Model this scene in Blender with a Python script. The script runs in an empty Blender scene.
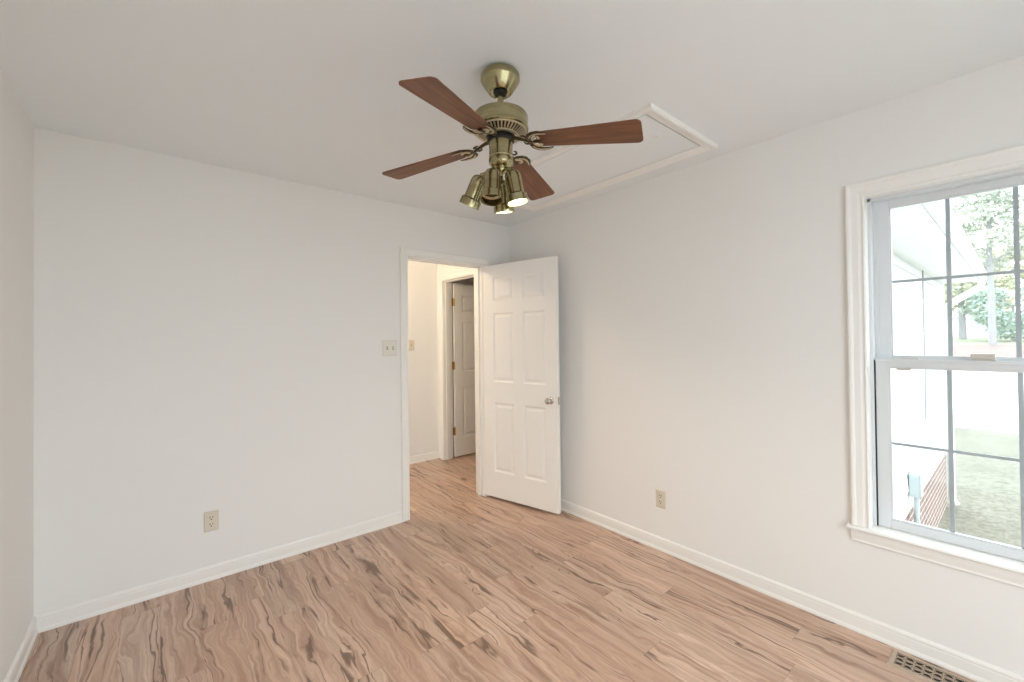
import bpy, bmesh, math, random
from mathutils import Vector, Matrix
PI = math.pi
S = bpy.context.scene
COL = S.collection

# ------------------------------------------------------------------ camera
H, BK, RT, LF, FR = 2.44, 3.057, 2.522, -0.459, -1.15     # ceiling height, back, right, left, front wall planes
fw = Vector((0.64095188, 0.76751668, 0.00994123))
rt = Vector((0.76757828, -0.64086091, -0.01099481))
up = Vector((-0.00206775, 0.01467782, 0.99989014))
rt = (rt - fw * rt.dot(fw)).normalized()
up = rt.cross(fw).normalized()
cd = bpy.data.cameras.new('camera')
cam = bpy.data.objects.new('camera', cd)
COL.objects.link(cam)
M = Matrix((rt, up, -fw)).transposed().to_4x4()
M.translation = Vector((0, 0, 1.3845))
cam.matrix_world = M
cd.sensor_fit = 'HORIZONTAL'
cd.sensor_width = 36
cd.lens = 424.679 / 1024 * 36
cd.shift_y = (335.26 - 341) / 1024
cd.clip_start = 0.02
cd.clip_end = 400
S.camera = cam

# ------------------------------------------------------------------ world, lights, exposure
SKY = 3.7
w = bpy.data.worlds.new('overcast_sky')
S.world = w
w.use_nodes = True
bg = w.node_tree.nodes['Background']
bg.inputs[0].default_value = (0.93, 0.985, 1.045, 1)
bg.inputs[1].default_value = SKY
S.view_settings.view_transform = 'Standard'
S.view_settings.look = 'None'
S.view_settings.exposure = 0.54
S.view_settings.gamma = 1.0
S.view_settings.use_curve_mapping = False
S.cycles.max_bounces = 14
S.cycles.diffuse_bounces = 10
S.cycles.glossy_bounces = 5
S.cycles.transparent_max_bounces = 12
S.cycles.sample_clamp_indirect = 6


def area(name, loc, direction, sx, sy, power=0, col=(1, 1, 1), portal=False, shape='RECTANGLE', spread=None):
    l = bpy.data.lights.new(name, 'AREA')
    l.shape = shape
    l.size = sx
    if shape in ('RECTANGLE', 'ELLIPSE'):
        l.size_y = sy
    l.energy = power
    l.color = col
    if spread:
        l.spread = spread
    if portal:
        l.cycles.is_portal = True
    o = bpy.data.objects.new(name, l)
    COL.objects.link(o)
    o.location = loc
    o.rotation_euler = Vector(direction).to_track_quat('-Z', 'Y').to_euler()
    return o


# daylight enters through the window in the picture and an added, unseen wider one behind the camera
area('window_daylight_portal', (RT + 0.16, 0.10, 1.26), (-1, 0, 0), 0.74, 1.56, portal=True)
area('added_window_daylight_portal', (0.67, FR - 0.16, 1.10), (0, 1, 0), 2.3, 2.2, portal=True)
# warm ceiling lamp of the hall
hl = bpy.data.lights.new('hall_lamp_light', 'POINT')
hl.energy = 20
hl.color = (1.0, 0.77, 0.52)
hl.shadow_soft_size = 0.07
ho = bpy.data.objects.new('hall_lamp_light', hl)
COL.objects.link(ho)
ho.location = (1.136, 3.80, 2.305)


# ------------------------------------------------------------------ helpers
def obj(name, bm, mat, parent=None, loc=None, smooth=None, bevel=0.0, segs=2):
    bmesh.ops.recalc_face_normals(bm, faces=bm.faces[:])
    me = bpy.data.meshes.new(name)
    bm.to_mesh(me)
    bm.free()
    o = bpy.data.objects.new(name, me)
    COL.objects.link(o)
    mats = mat if isinstance(mat, (list, tuple)) else [mat]
    for m in mats:
        me.materials.append(m)
    if parent:
        o.parent = parent
    if loc is not None:
        o.location = loc
    if smooth is not None:
        for p in me.polygons:
            p.use_smooth = True
        try:
            me.set_sharp_from_angle(angle=math.radians(smooth))
        except Exception:
            pass
    if bevel:
        md = o.modifiers.new('bevel', 'BEVEL')
        md.width = bevel
        md.segments = segs
        md.limit_method = 'ANGLE'
        md.angle_limit = math.radians(40)
    return o


def tag(o, label, cat, group=None, kind=None):
    o['label'] = label
    o['category'] = cat
    if group:
        o['group'] = group
    if kind:
        o['kind'] = kind
    return o


def thing(name, label, cat, loc=(0, 0, 0), rotz=0, group=None, kind=None):
    o = bpy.data.objects.new(name, None)
    o.empty_display_size = 0.05
    COL.objects.link(o)
    o.location = loc
    o.rotation_euler = (0, 0, rotz)
    return tag(o, label, cat, group, kind)


def new():
    return bmesh.new()


def box(bm, x0, x1, y0, y1, z0, z1, mi=0):
    v = [bm.verts.new(p) for p in ((x0, y0, z0), (x1, y0, z0), (x1, y1, z0), (x0, y1, z0),
                                   (x0, y0, z1), (x1, y0, z1), (x1, y1, z1), (x0, y1, z1))]
    for q in ((0, 3, 2, 1), (4, 5, 6, 7), (0, 1, 5, 4), (1, 2, 6, 5), (2, 3, 7, 6), (3, 0, 4, 7)):
        bm.faces.new([v[i] for i in q]).material_index = mi
    return bm


def bx(*a):
    return box(new(), *a)


def lathe(bm, prof, n=48, mtx=None, closed=False, mi=0):
    """prof: list of (r, z)"""
    rings = []
    mtx = mtx or Matrix()
    for r, z in prof:
        if r < 1e-6:
            rings.append([bm.verts.new(mtx @ Vector((0, 0, z)))])
        else:
            rings.append([bm.verts.new(mtx @ Vector((r * math.cos(2 * PI * i / n), r * math.sin(2 * PI * i / n), z))) for i in range(n)])
    seq = list(zip(rings, rings[1:]))
    if closed:
        seq.append((rings[-1], rings[0]))
    for a, b in seq:
        for i in range(n):
            j = (i + 1) % n
            if len(a) == 1 and len(b) == 1:
                continue
            if len(a) == 1:
                f = bm.faces.new((a[0], b[i], b[j]))
            elif len(b) == 1:
                f = bm.faces.new((a[i], b[0], a[j]))
            else:
                f = bm.faces.new((a[i], b[i], b[j], a[j]))
            f.material_index = mi
    return bm


def tube(bm, pts, r, n=8, cap=True, flat=1.0):
    """swept tube through pts; r number or list; flat squashes it in z"""
    pts = [Vector(p) for p in pts]
    rs = r if isinstance(r, (list, tuple)) else [r] * len(pts)
    rings = []
    ref = None
    for i, p in enumerate(pts):
        t = (pts[min(i + 1, len(pts) - 1)] - pts[max(i - 1, 0)]).normalized()
        if ref is None:
            ref = Vector((0, 0, 1)) if abs(t.z) < 0.9 else Vector((1, 0, 0))
        a = t.cross(ref).normalized()
        b = t.cross(a).normalized()
        ref = -b
        rings.append([bm.verts.new(p + (a * math.cos(2 * PI * k / n) + b * math.sin(2 * PI * k / n) * flat) * rs[i]) for k in range(n)])
    for a, b in zip(rings, rings[1:]):
        for k in range(n):
            bm.faces.new((a[k], a[(k + 1) % n], b[(k + 1) % n], b[k]))
    if cap:
        bm.faces.new(rings[0])
        bm.faces.new(rings[-1][::-1])
    return bm


def sweep(bm, path, prof, mp, closed=False):
    """mitred moulding: path of (u, v), prof of (out, thick) going round the section, mp(u, v, t) -> xyz"""
    n = len(path)
    rings = []
    for i in range(n):
        P = Vector(path[i])
        def nrm(a, b):
            d = (Vector(b) - Vector(a)).normalized()
            return Vector((-d.y, d.x))
        if closed:
            n1, n2 = nrm(path[i - 1], path[i]), nrm(path[i], path[(i + 1) % n])
        else:
            n1 = nrm(path[i - 1], path[i]) if i else None
            n2 = nrm(path[i], path[i + 1]) if i < n - 1 else None
            n1, n2 = n1 or n2, n2 or n1
        m = (n1 + n2)
        m = m / (m.dot(n1)) if m.length > 1e-6 else n1
        rings.append([bm.verts.new(mp(P.x + m.x * o, P.y + m.y * o, t)) for o, t in prof])
    seq = list(zip(rings, rings[1:]))
    if closed:
        seq.append((rings[-1], rings[0]))
    k = len(prof)
    for a, b in seq:
        for j in range(k):
            bm.faces.new((a[j], a[(j + 1) % k], b[(j + 1) % k], b[j]))
    if not closed:
        bm.faces.new(rings[0])
        bm.faces.new(rings[-1][::-1])
    return bm


def prism(bm, poly, z0, z1, mp=lambda x, y, z: (x, y, z), mi=0):
    a = [bm.verts.new(mp(x, y, z0)) for x, y in poly]
    b = [bm.verts.new(mp(x, y, z1)) for x, y in poly]
    n = len(poly)
    bm.faces.new(a[::-1]).material_index = mi
    bm.faces.new(b).material_index = mi
    for i in range(n):
        bm.faces.new((a[i], a[(i + 1) % n], b[(i + 1) % n], b[i])).material_index = mi
    return bm


# ------------------------------------------------------------------ materials
def mat(name, col, rough=0.5, metal=0.0, spec=None, noise=None, bump=None):
    m = bpy.data.materials.new(name)
    m.use_nodes = True
    nt = m.node_tree
    b = nt.nodes['Principled BSDF']
    b.inputs['Base Color'].default_value = (*col, 1)
    b.inputs['Roughness'].default_value = rough
    b.inputs['Metallic'].default_value = metal
    if spec is not None:
        b.inputs['Specular IOR Level'].default_value = spec
    tc = nt.nodes.new('ShaderNodeTexCoord')
    if noise:
        sc, amt = noise
        n = nt.nodes.new('ShaderNodeTexNoise')
        n.inputs['Scale'].default_value = sc
        n.inputs['Detail'].default_value = 4
        nt.links.new(tc.outputs['Object'], n.inputs['Vector'])
        mx = nt.nodes.new('ShaderNodeMix')
        mx.data_type = 'RGBA'
        mx.inputs[6].default_value = (*[c * (1 - amt) for c in col], 1)
        mx.inputs[7].default_value = (*[min(1, c * (1 + amt)) for c in col], 1)
        nt.links.new(n.outputs['Fac'], mx.inputs[0])
        nt.links.new(mx.outputs[2], b.inputs['Base Color'])
    if bump:
        sc, dist = bump
        n = nt.nodes.new('ShaderNodeTexNoise')
        n.inputs['Scale'].default_value = sc
        n.inputs['Detail'].default_value = 3
        nt.links.new(tc.outputs['Object'], n.inputs['Vector'])
        bp = nt.nodes.new('ShaderNodeBump')
        bp.inputs['Strength'].default_value = 0.35
        bp.inputs['Distance'].default_value = dist
        nt.links.new(n.outputs['Fac'], bp.inputs['Height'])
        nt.links.new(bp.outputs['Normal'], b.inputs['Normal'])
    return m


WALL = mat('wall_paint', (0.83, 0.83, 0.815), 0.75, spec=0.25, noise=(1.3, 0.012), bump=(60, 0.0008))
CEIL = mat('ceiling_paint', (0.815, 0.85, 0.87), 0.85, spec=0.2, noise=(1.0, 0.012), bump=(45, 0.001))
TRIM = mat('trim_paint', (0.86, 0.855, 0.83), 0.38, spec=0.45, noise=(6, 0.01))
DOOR = mat('door_paint', (0.885, 0.875, 0.85), 0.36, spec=0.45, noise=(5, 0.01), bump=(220, 0.0003))
VINYL = mat('window_vinyl', (0.70, 0.725, 0.745), 0.35, noise=(8, 0.01))
GRILLE = mat('backlit_grille_bar', (0.44, 0.47, 0.52), 0.5, noise=(8, 0.02))  # white bars; their backlit shade is put into the grey
PLATE = mat('almond_plastic', (0.68, 0.63, 0.53), 0.35, noise=(20, 0.02))
WPLATE = mat('ivory_plastic', (0.76, 0.74, 0.67), 0.35, noise=(20, 0.02))
DARK = mat('dark_slot', (0.02, 0.017, 0.015), 0.6, noise=(30, 0.1))
BRASS = mat('hinge_brass', (0.50, 0.30, 0.09), 0.3, 1.0, noise=(40, 0.1))
NICKEL = mat('knob_nickel', (0.62, 0.60, 0.57), 0.16, 1.0, noise=(30, 0.04))
LOCKG = mat('lock_grey', (0.60, 0.58, 0.53), 0.45, noise=(20, 0.03))
BLACK = mat('black_metal', (0.018, 0.017, 0.015), 0.4, 0.3, noise=(30, 0.1))
GAP_BLACK = mat('black_gap', (0.03, 0.03, 0.035), 0.6, noise=(30, 0.1))


def antique_brass():
    m = mat('antique_brass', (0.30, 0.275, 0.15), 0.19, 1.0)
    nt = m.node_tree
    b = nt.nodes['Principled BSDF']
    tc = nt.nodes.new('ShaderNodeTexCoord')
    mp = nt.nodes.new('ShaderNodeMapping')
    mp.inputs['Scale'].default_value = (4, 4, 14)
    n = nt.nodes.new('ShaderNodeTexNoise')
    n.inputs['Scale'].default_value = 3
    n.inputs['Detail'].default_value = 5
    r = nt.nodes.new('ShaderNodeValToRGB')
    r.color_ramp.elements[0].position = 0.3
    r.color_ramp.elements[0].color = (0.30, 0.262, 0.135, 1)
    r.color_ramp.elements[1].position = 0.75
    r.color_ramp.elements[1].color = (0.48, 0.43, 0.26, 1)
    nt.links.new(tc.outputs['Object'], mp.inputs['Vector'])
    nt.links.new(mp.outputs[0], n.inputs['Vector'])
    nt.links.new(n.outputs['Fac'], r.inputs[0])
    nt.links.new(r.outputs[0], b.inputs['Base Color'])
    b.inputs['Anisotropic'].default_value = 0.5
    return m


ABRASS = antique_brass()
IRON = mat('aged_bronze', (0.10, 0.082, 0.045), 0.32, 1.0, noise=(60, 0.5))
CREAMBRASS = mat('pale_brass_edge', (0.62, 0.54, 0.38), 0.35, 0.8, noise=(30, 0.1))


def wood_blade():
    m = mat('walnut_blade', (0.15, 0.06, 0.03), 0.48)
    nt = m.node_tree
    b = nt.nodes['Principled BSDF']
    tc = nt.nodes.new('ShaderNodeTexCoord')
    mp = nt.nodes.new('ShaderNodeMapping')
    mp.inputs['Scale'].default_value = (3, 40, 10)
    n = nt.nodes.new('ShaderNodeTexNoise')
    n.inputs['Scale'].default_value = 1.6
    n.inputs['Detail'].default_value = 6
    n.inputs['Distortion'].default_value = 0.4
    r = nt.nodes.new('ShaderNodeValToRGB')
    r.color_ramp.elements[0].position = 0.3
    r.color_ramp.elements[0].color = (0.105, 0.038, 0.015, 1)
    r.color_ramp.elements[1].position = 0.72
    r.color_ramp.elements[1].color = (0.235, 0.090, 0.036, 1)
    nt.links.new(tc.outputs['Object'], mp.inputs['Vector'])
    nt.links.new(mp.outputs[0], n.inputs['Vector'])
    nt.links.new(n.outputs['Fac'], r.inputs[0])
    nt.links.new(r.outputs[0], b.inputs['Base Color'])
    return m


BLADE = wood_blade()
BLADE_EDGE = mat('blade_edge', (0.30, 0.20, 0.13), 0.5, noise=(30, 0.1))


def glass_mat():
    m = bpy.data.materials.new('window_glass')
    m.use_nodes = True
    nt = m.node_tree
    nt.nodes.clear()
    out = nt.nodes.new('ShaderNodeOutputMaterial')
    t = nt.nodes.new('ShaderNodeBsdfTransparent')
    t.inputs[0].default_value = (0.97, 0.985, 0.98, 1)
    g = nt.nodes.new('ShaderNodeBsdfGlossy')
    g.inputs['Roughness'].default_value = 0.0
    mx = nt.nodes.new('ShaderNodeMixShader')
    mx.inputs[0].default_value = 0.05
    nt.links.new(t.outputs[0], mx.inputs[1])
    nt.links.new(g.outputs[0], mx.inputs[2])
    nt.links.new(mx.outputs[0], out.inputs[0])
    return m


GLASS = glass_mat()


def emit(name, col, strength):
    m = bpy.data.materials.new(name)
    m.use_nodes = True
    b = m.node_tree.nodes['Principled BSDF']
    b.inputs['Base Color'].default_value = (0.9, 0.85, 0.75, 1)
    b.inputs['Emission Color'].default_value = (*col, 1)
    b.inputs['Emission Strength'].default_value = strength
    return m


BULB_ON = emit('lit_bulb', (1.0, 0.80, 0.52), 14.0)
BULB_OFF = mat('shaded_bulb', (0.10, 0.08, 0.06), 0.3, noise=(30, 0.05))  # unlit bulb darkened: the shade inside the cup is in its colour


def floor_mat():
    m = bpy.data.materials.new('acacia_laminate')
    m.use_nodes = True
    nt = m.node_tree
    L = nt.links.new
    b = nt.nodes['Principled BSDF']

    def N(t, **k):
        n = nt.nodes.new(t)
        for a, v in k.items():
            setattr(n, a, v)
        return n

    def mth(op, a, b_=None, c=None):
        n = N('ShaderNodeMath', operation=op)
        for i, v in enumerate((a, b_, c)):
            if v is None:
                continue
            if isinstance(v, (int, float)):
                n.inputs[i].default_value = v
            else:
                L(v, n.inputs[i])
        return n.outputs[0]

    def comb(x, y, z):
        n = N('ShaderNodeCombineXYZ')
        for i, v in enumerate((x, y, z)):
            if isinstance(v, (int, float)):
                n.inputs[i].default_value = v
            else:
                L(v, n.inputs[i])
        return n.outputs[0]

    def noise(vec, scale, detail=2, dist=0.0, rough=0.5):
        n = N('ShaderNodeTexNoise')
        n.inputs['Scale'].default_value = scale
        n.inputs['Detail'].default_value = detail
        n.inputs['Distortion'].default_value = dist
        n.inputs['Roughness'].default_value = rough
        L(vec, n.inputs['Vector'])
        return n.outputs['Fac']

    def ramp(f, stops):
        n = N('ShaderNodeValToRGB')
        cr = n.color_ramp
        while len(cr.elements) < len(stops):
            cr.elements.new(0.5)
        for e, (p, c) in zip(cr.elements, stops):
            e.position = p
            e.color = (*c, 1) if len(c) == 3 else c
        L(f, n.inputs[0])
        return n.outputs[0]

    def mix(f, a, b_, mode='MIX'):
        n = N('ShaderNodeMix', data_type='RGBA', blend_type=mode)
        for i, v in ((0, f), (6, a), (7, b_)):
            if isinstance(v, (int, float)):
                n.inputs[i].default_value = v
            elif isinstance(v, tuple):
                n.inputs[i].default_value = (*v, 1)
            else:
                L(v, n.inputs[i])
        return n.outputs[2]

    tc = N('ShaderNodeTexCoord')
    sep = N('ShaderNodeSeparateXYZ')
    L(tc.outputs['Object'], sep.inputs[0])
    x, y = sep.outputs[0], sep.outputs[1]
    W, LEN = 0.147, 1.21
    u = mth('DIVIDE', mth('ADD', x, 0.139), W)
    row = mth('FLOOR', u)
    wn = N('ShaderNodeTexWhiteNoise', noise_dimensions='1D')
    L(row, wn.inputs['W'])
    v = mth('ADD', mth('DIVIDE', y, LEN), wn.outputs['Value'])
    brd = mth('FLOOR', v)
    wn2 = N('ShaderNodeTexWhiteNoise', noise_dimensions='2D')
    L(comb(row, brd, 0), wn2.inputs['Vector'])
    pid = wn2.outputs['Value']
    off = mth('MULTIPLY', pid, 47.0)
    # warped figure
    base = comb(mth('ADD', mth('MULTIPLY', x, 5.0), off), mth('MULTIPLY', y, 1.0), off)
    warp = noise(base, 1.5, 3, 0.8)
    warp2 = noise(comb(mth('ADD', mth('MULTIPLY', x, 3.0), off), mth('MULTIPLY', y, 2.0), off), 2.2, 2, 0.5)
    gx = mth('ADD', mth('ADD', mth('MULTIPLY', x, 21.0), mth('MULTIPLY', warp, 3.1)), mth('ADD', mth('MULTIPLY', warp2, 1.2), off))
    fig = noise(comb(gx, mth('MULTIPLY', y, 0.7), off), 1.7, 4, 0.2, 0.6)
    fine = noise(comb(mth('MULTIPLY', gx, 3.2), mth('MULTIPLY', y, 1.6), off), 2.0, 4)
    c0 = ramp(fig, [(0.27, (0.270, 0.165, 0.115)), (0.41, (0.470, 0.318, 0.236)), (0.53, (0.610, 0.445, 0.345)), (0.72, (0.75, 0.600, 0.490))])
    tone = mth('ADD', mth('MULTIPLY', wn2.outputs['Value'], 0.26), 0.87)
    c1 = mix(1.0, c0, comb(tone, tone, tone), 'MULTIPLY')
    wn3 = N('ShaderNodeTexWhiteNoise', noise_dimensions='2D')
    L(comb(brd, row, 0), wn3.inputs['Vector'])
    c1 = mix(mth('MULTIPLY', wn3.outputs['Value'], 0.36), c1, (0.54, 0.315, 0.215))
    fr_ = ramp(fine, [(0.38, (1, 1, 1)), (0.60, (0, 0, 0))])
    c2 = mix(mth('MULTIPLY', fr_, 0.30), c1, (0.33, 0.195, 0.13))
    # dark mineral streaks: thin ridges of the warped field, broken up along the board
    st = noise(comb(mth('ADD', gx, 9.3), mth('MULTIPLY', y, 0.7), mth('ADD', off, 3.0)), 0.85, 1, 0.15)
    ridge = mth('ABSOLUTE', mth('SUBTRACT', st, 0.53))
    msk = noise(comb(mth('ADD', mth('MULTIPLY', x, 11.0), off), mth('MULTIPLY', y, 2.6), 5.0), 1.1, 2, 0.3)
    mk = ramp(msk, [(0.44, (0, 0, 0)), (0.54, (1, 1, 1))])
    rd = ramp(ridge, [(0.0, (1, 1, 1)), (0.014, (0.85, 0.85, 0.85)), (0.026, (0, 0, 0))])
    sf = N('ShaderNodeMix', data_type='RGBA', blend_type='MULTIPLY')
    sf.inputs[0].default_value = 1.0
    L(mk, sf.inputs[6])
    L(rd, sf.inputs[7])
    c3 = mix(mth('MULTIPLY', sf.outputs[2], 0.85), c2, (0.125, 0.070, 0.046))
    # soft darker clouds round the knots
    kn = noise(comb(mth('ADD', mth('MULTIPLY', x, 9.0), off), mth('MULTIPLY', y, 5.0), 1.0), 1.0, 2, 1.2)
    kf = ramp(kn, [(0.64, (0, 0, 0)), (0.78, (1, 1, 1))])
    c3 = mix(mth('MULTIPLY', kf, 0.30), c3, (0.26, 0.14, 0.09))
    # joints
    fx = mth('FRACT', u)
    fy = mth('FRACT', v)
    ex = mth('MINIMUM', fx, mth('SUBTRACT', 1.0, fx))
    ey = mth('MINIMUM', fy, mth('SUBTRACT', 1.0, fy))
    jx = mth('LESS_THAN', ex, 0.007)
    jy = mth('LESS_THAN', ey, 0.0011)
    jj = mth('MAXIMUM', jx, jy)
    c4 = mix(mth('MULTIPLY', jj, 0.30), c3, (0.17, 0.095, 0.06))
    L(c4, b.inputs['Base Color'])
    b.inputs['Roughness'].default_value = 0.30
    b.inputs['Specular IOR Level'].default_value = 0.5
    bp = N('ShaderNodeBump')
    bp.inputs['Strength'].default_value = 0.25
    bp.inputs['Distance'].default_value = 0.0006
    L(mth('SUBTRACT', fine, jj), bp.inputs['Height'])
    L(bp.outputs[0], b.inputs['Normal'])
    return m


FLOOR = floor_mat()

# ------------------------------------------------------------------ room shell
DX0, DX1, DZ = 1.500, 2.212, 2.038         # doorway in the back wall
HY = 4.42                                   # far wall of the hall
HX = 2.545                                  # right wall of the hall
D2Z = 2.068
D2A, D2B = 3.52, 4.285                      # doorway in the hall's right wall
WY0, WY1, WZ0, WZ1 = -0.257, 0.457, 0.478, 2.03   # window opening in the right wall
BT = 0.12
WT = 0.14


def structure(name, bm, m, label, cat, **k):
    o = obj(name, bm, m, **k)
    return tag(o, label, cat, kind='structure')


structure('floor', box(bx(-2.3, RT + WT, FR - 0.15, 5.6, -0.06, 0.0), RT + WT, 5.6, 0.80, 5.6, -0.06, 0.0), FLOOR,
          'tan laminate plank floor with dark brown streaks in the bedroom and hall', 'floor')

# attic hatch hole in the ceiling
AX0, AX1, AY0, AY1 = 1.760, 2.300, 1.108, 2.455
bm = new()
box(bm, -2.3, AX0, FR - 0.15, 5.6, H, H + 0.05)
box(bm, AX1, RT + WT, FR - 0.15, 5.6, H, H + 0.05)
box(bm, RT + WT, 5.6, 0.80, 5.6, H, H + 0.05)
box(bm, AX0, AX1, FR - 0.15, AY0, H, H + 0.05)
box(bm, AX0, AX1, AY1, 5.6, H, H + 0.05)
structure('ceiling', bm, CEIL, 'flat white painted ceiling over the bedroom and hall', 'ceiling')

bm = new()
box(bm, LF - 0.12, DX0 - 0.018, BK, BK + BT, 0, H)
box(bm, DX1 + 0.018, RT, BK, BK + BT, 0, H)
box(bm, DX0 - 0.018, DX1 + 0.018, BK, BK + BT, DZ + 0.018, H)
structure('wall_back', bm, WALL, 'pale grey white wall with the doorway to the hall', 'wall')

bm = new()
WT = 0.14
box(bm, RT, RT + WT, FR - 0.15, WY0, 0, H)
box(bm, RT, RT + WT, WY1, BK + BT, 0, H)
box(bm, RT, RT + WT, WY0, WY1, 0, WZ0)
box(bm, RT, RT + WT, WY0, WY1, WZ1, H)
structure('wall_right', bm, WALL, 'pale grey white wall with the double hung window', 'wall')

structure('wall_left', bx(LF - 0.12, LF, FR - 0.15, BK, 0, H), WALL, 'narrow strip of plain white wall at the left edge', 'wall')

# wall behind the camera with an opening added for fill daylight
bm = new()
RX0, RX1, RZ0, RZ1 = -0.42, 1.76, 0.05, 2.15
box(bm, LF, RX0, FR - 0.14, FR, 0, H)
box(bm, RX1, RT, FR - 0.14, FR, 0, H)
box(bm, RX0, RX1, FR - 0.14, FR, 0, RZ0)
box(bm, RX0, RX1, FR - 0.14, FR, RZ1, H)
structure('wall_front', bm, WALL, 'white wall behind the camera with an added wide window', 'wall')

# hall
bm = new()
box(bm, -2.3, HX, HY, HY + 0.1, 0, H)
structure('wall_hall_far', bm, WALL, 'warm lit cream wall across the hall with a small light switch', 'wall')
structure('wall_hall_end', bx(-2.4, -2.3, BK, HY + 0.1, 0, H), WALL, 'plain far end wall of the hall out of sight', 'wall')
bm = new()
box(bm, HX, RT + WT, BK + BT, D2A - 0.018, 0, H)
box(bm, HX, RT + WT, D2B + 0.018, HY + 0.1, 0, H)
box(bm, HX, RT + WT, D2A - 0.018, D2B + 0.018, D2Z + 0.018, H)
structure('wall_hall_right', bm, WALL, 'short hall wall that holds the second open door', 'wall')
bm = new()
box(bm, RT + WT, 5.6, 5.2, 5.3, 0, H)
box(bm, 5.5, 5.6, BK, 5.2, 0, H)
box(bm, RT + WT, 5.5, BK, BK + 0.1, 0, H)
box(bm, RT + WT - 0.1, RT + WT, HY + 0.1, 5.2, 0, H)
structure('wall_side_room', bm, WALL, 'dim walls of the room behind the second open door', 'wall')

# ------------------------------------------------------------------ baseboards
BP = [(0, 0), (0.017, 0), (0.017, 0.008), (0.014, 0.016), (0.011, 0.020), (0.011, 0.058), (0.009, 0.064), (0.012, 0.069), (0.010, 0.076), (0.004, 0.082), (0, 0.083)]


def baseboard(name, a, b, nrm, label):
    """a, b: ends of the wall line, nrm: direction into the room"""
    bm = new()
    A = [bm.verts.new((a[0] + nrm[0] * t, a[1] + nrm[1] * t, z)) for t, z in BP]
    B = [bm.verts.new((b[0] + nrm[0] * t, b[1] + nrm[1] * t, z)) for t, z in BP]
    n = len(BP)
    bm.faces.new(A)
    bm.faces.new(B[::-1])
    for i in range(n):
        bm.faces.new((A[i], B[i], B[(i + 1) % n], A[(i + 1) % n]))
    return structure(name, bm, TRIM, label, 'baseboard')


CW = 0.063
baseboard('baseboard_back', (LF, BK), (DX0 - CW - 0.004, BK), (0, -1), 'white baseboard along the wall left of the doorway')
baseboard('baseboard_back_corner', (DX1 + CW + 0.004, BK), (RT, BK), (0, -1), 'short white baseboard behind the open six panel door')
baseboard('baseboard_right', (RT, BK), (RT, FR), (-1, 0), 'long white baseboard below the window wall')
baseboard('baseboard_left', (LF, FR), (LF, BK), (1, 0), 'white baseboard at the left edge of the room')
baseboard('baseboard_hall', (-2.3, HY), (HX, HY), (0, -1), 'white baseboard in the hall below the small switch')


# ------------------------------------------------------------------ door casings and jambs
CP = [(0, 0), (0, 0.010), (0.006, 0.013), (0.012, 0.011), (0.020, 0.011), (0.040, 0.015), (0.052, 0.018), (0.060, 0.018), (0.063, 0.014), (0.063, 0)]
t1 = thing('trim_1', 'white casing and jamb around the bedroom doorway', 'door trim', ((DX0 + DX1) / 2, BK, 0), kind='structure')
cx = (DX0 + DX1) / 2
hw = (DX1 - DX0) / 2
for nm, yy, s in (('casing', 0.0, -1), ('hall_casing', BT, 1)):
    bm = new()
    sweep(bm, [(-hw - 0.004, 0), (-hw - 0.004, DZ + 0.004), (hw + 0.004, DZ + 0.004), (hw + 0.004, 0)], CP,
          lambda u, v, t, yy=yy, s=s: (u, yy + s * t, v))
    obj(nm, bm, TRIM, t1)
bm = new()
box(bm, -hw - 0.018, -hw, 0, BT, 0, DZ)
box(bm, hw, hw + 0.018, 0, BT, 0, DZ)
box(bm, -hw - 0.018, hw + 0.018, 0, BT, DZ, DZ + 0.018)
obj('jamb', bm, TRIM, t1)
bm = new()
box(bm, -hw, -hw + 0.011, 0.042, 0.078, 0, DZ)
box(bm, hw - 0.011, hw, 0.042, 0.078, 0, DZ)
box(bm, -hw, hw, 0.042, 0.078, DZ - 0.011, DZ)
obj('door_stop', bm, TRIM, t1)
obj('strike_plate', bx(-hw - 0.0005, -hw + 0.0012, 0.008, 0.034, 0.87, 0.93), NICKEL, t1)

t2 = thing('trim_2', 'white casing and jamb of the second doorway on the hall wall', 'door trim', (HX, (D2A + D2B) / 2, 0), kind='structure')
hw2 = (D2B - D2A) / 2
bm = new()
sweep(bm, [(-hw2 - 0.004, 0), (-hw2 - 0.004, D2Z + 0.004), (hw2 + 0.004, D2Z + 0.004), (hw2 + 0.004, 0)], CP, lambda u, v, t: (-t, u, v))
obj('casing', bm, TRIM, t2)
dp = RT + WT - HX
bm = new()
box(bm, 0, dp, hw2, hw2 + 0.018, 0, D2Z)
box(bm, 0, dp, -hw2 - 0.018, -hw2, 0, D2Z)
box(bm, 0, dp, -hw2 - 0.018, hw2 + 0.018, D2Z, D2Z + 0.018)
obj('jamb', bm, TRIM, t2)
bm = new()
box(bm, 0.03, 0.075, hw2 - 0.011, hw2, 0, D2Z)
box(bm, 0.03, 0.075, -hw2, -hw2 + 0.011, 0, D2Z)
box(bm, 0.03, 0.075, -hw2, hw2, D2Z - 0.011, D2Z)
obj('door_stop', bm, TRIM, t2)


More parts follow.
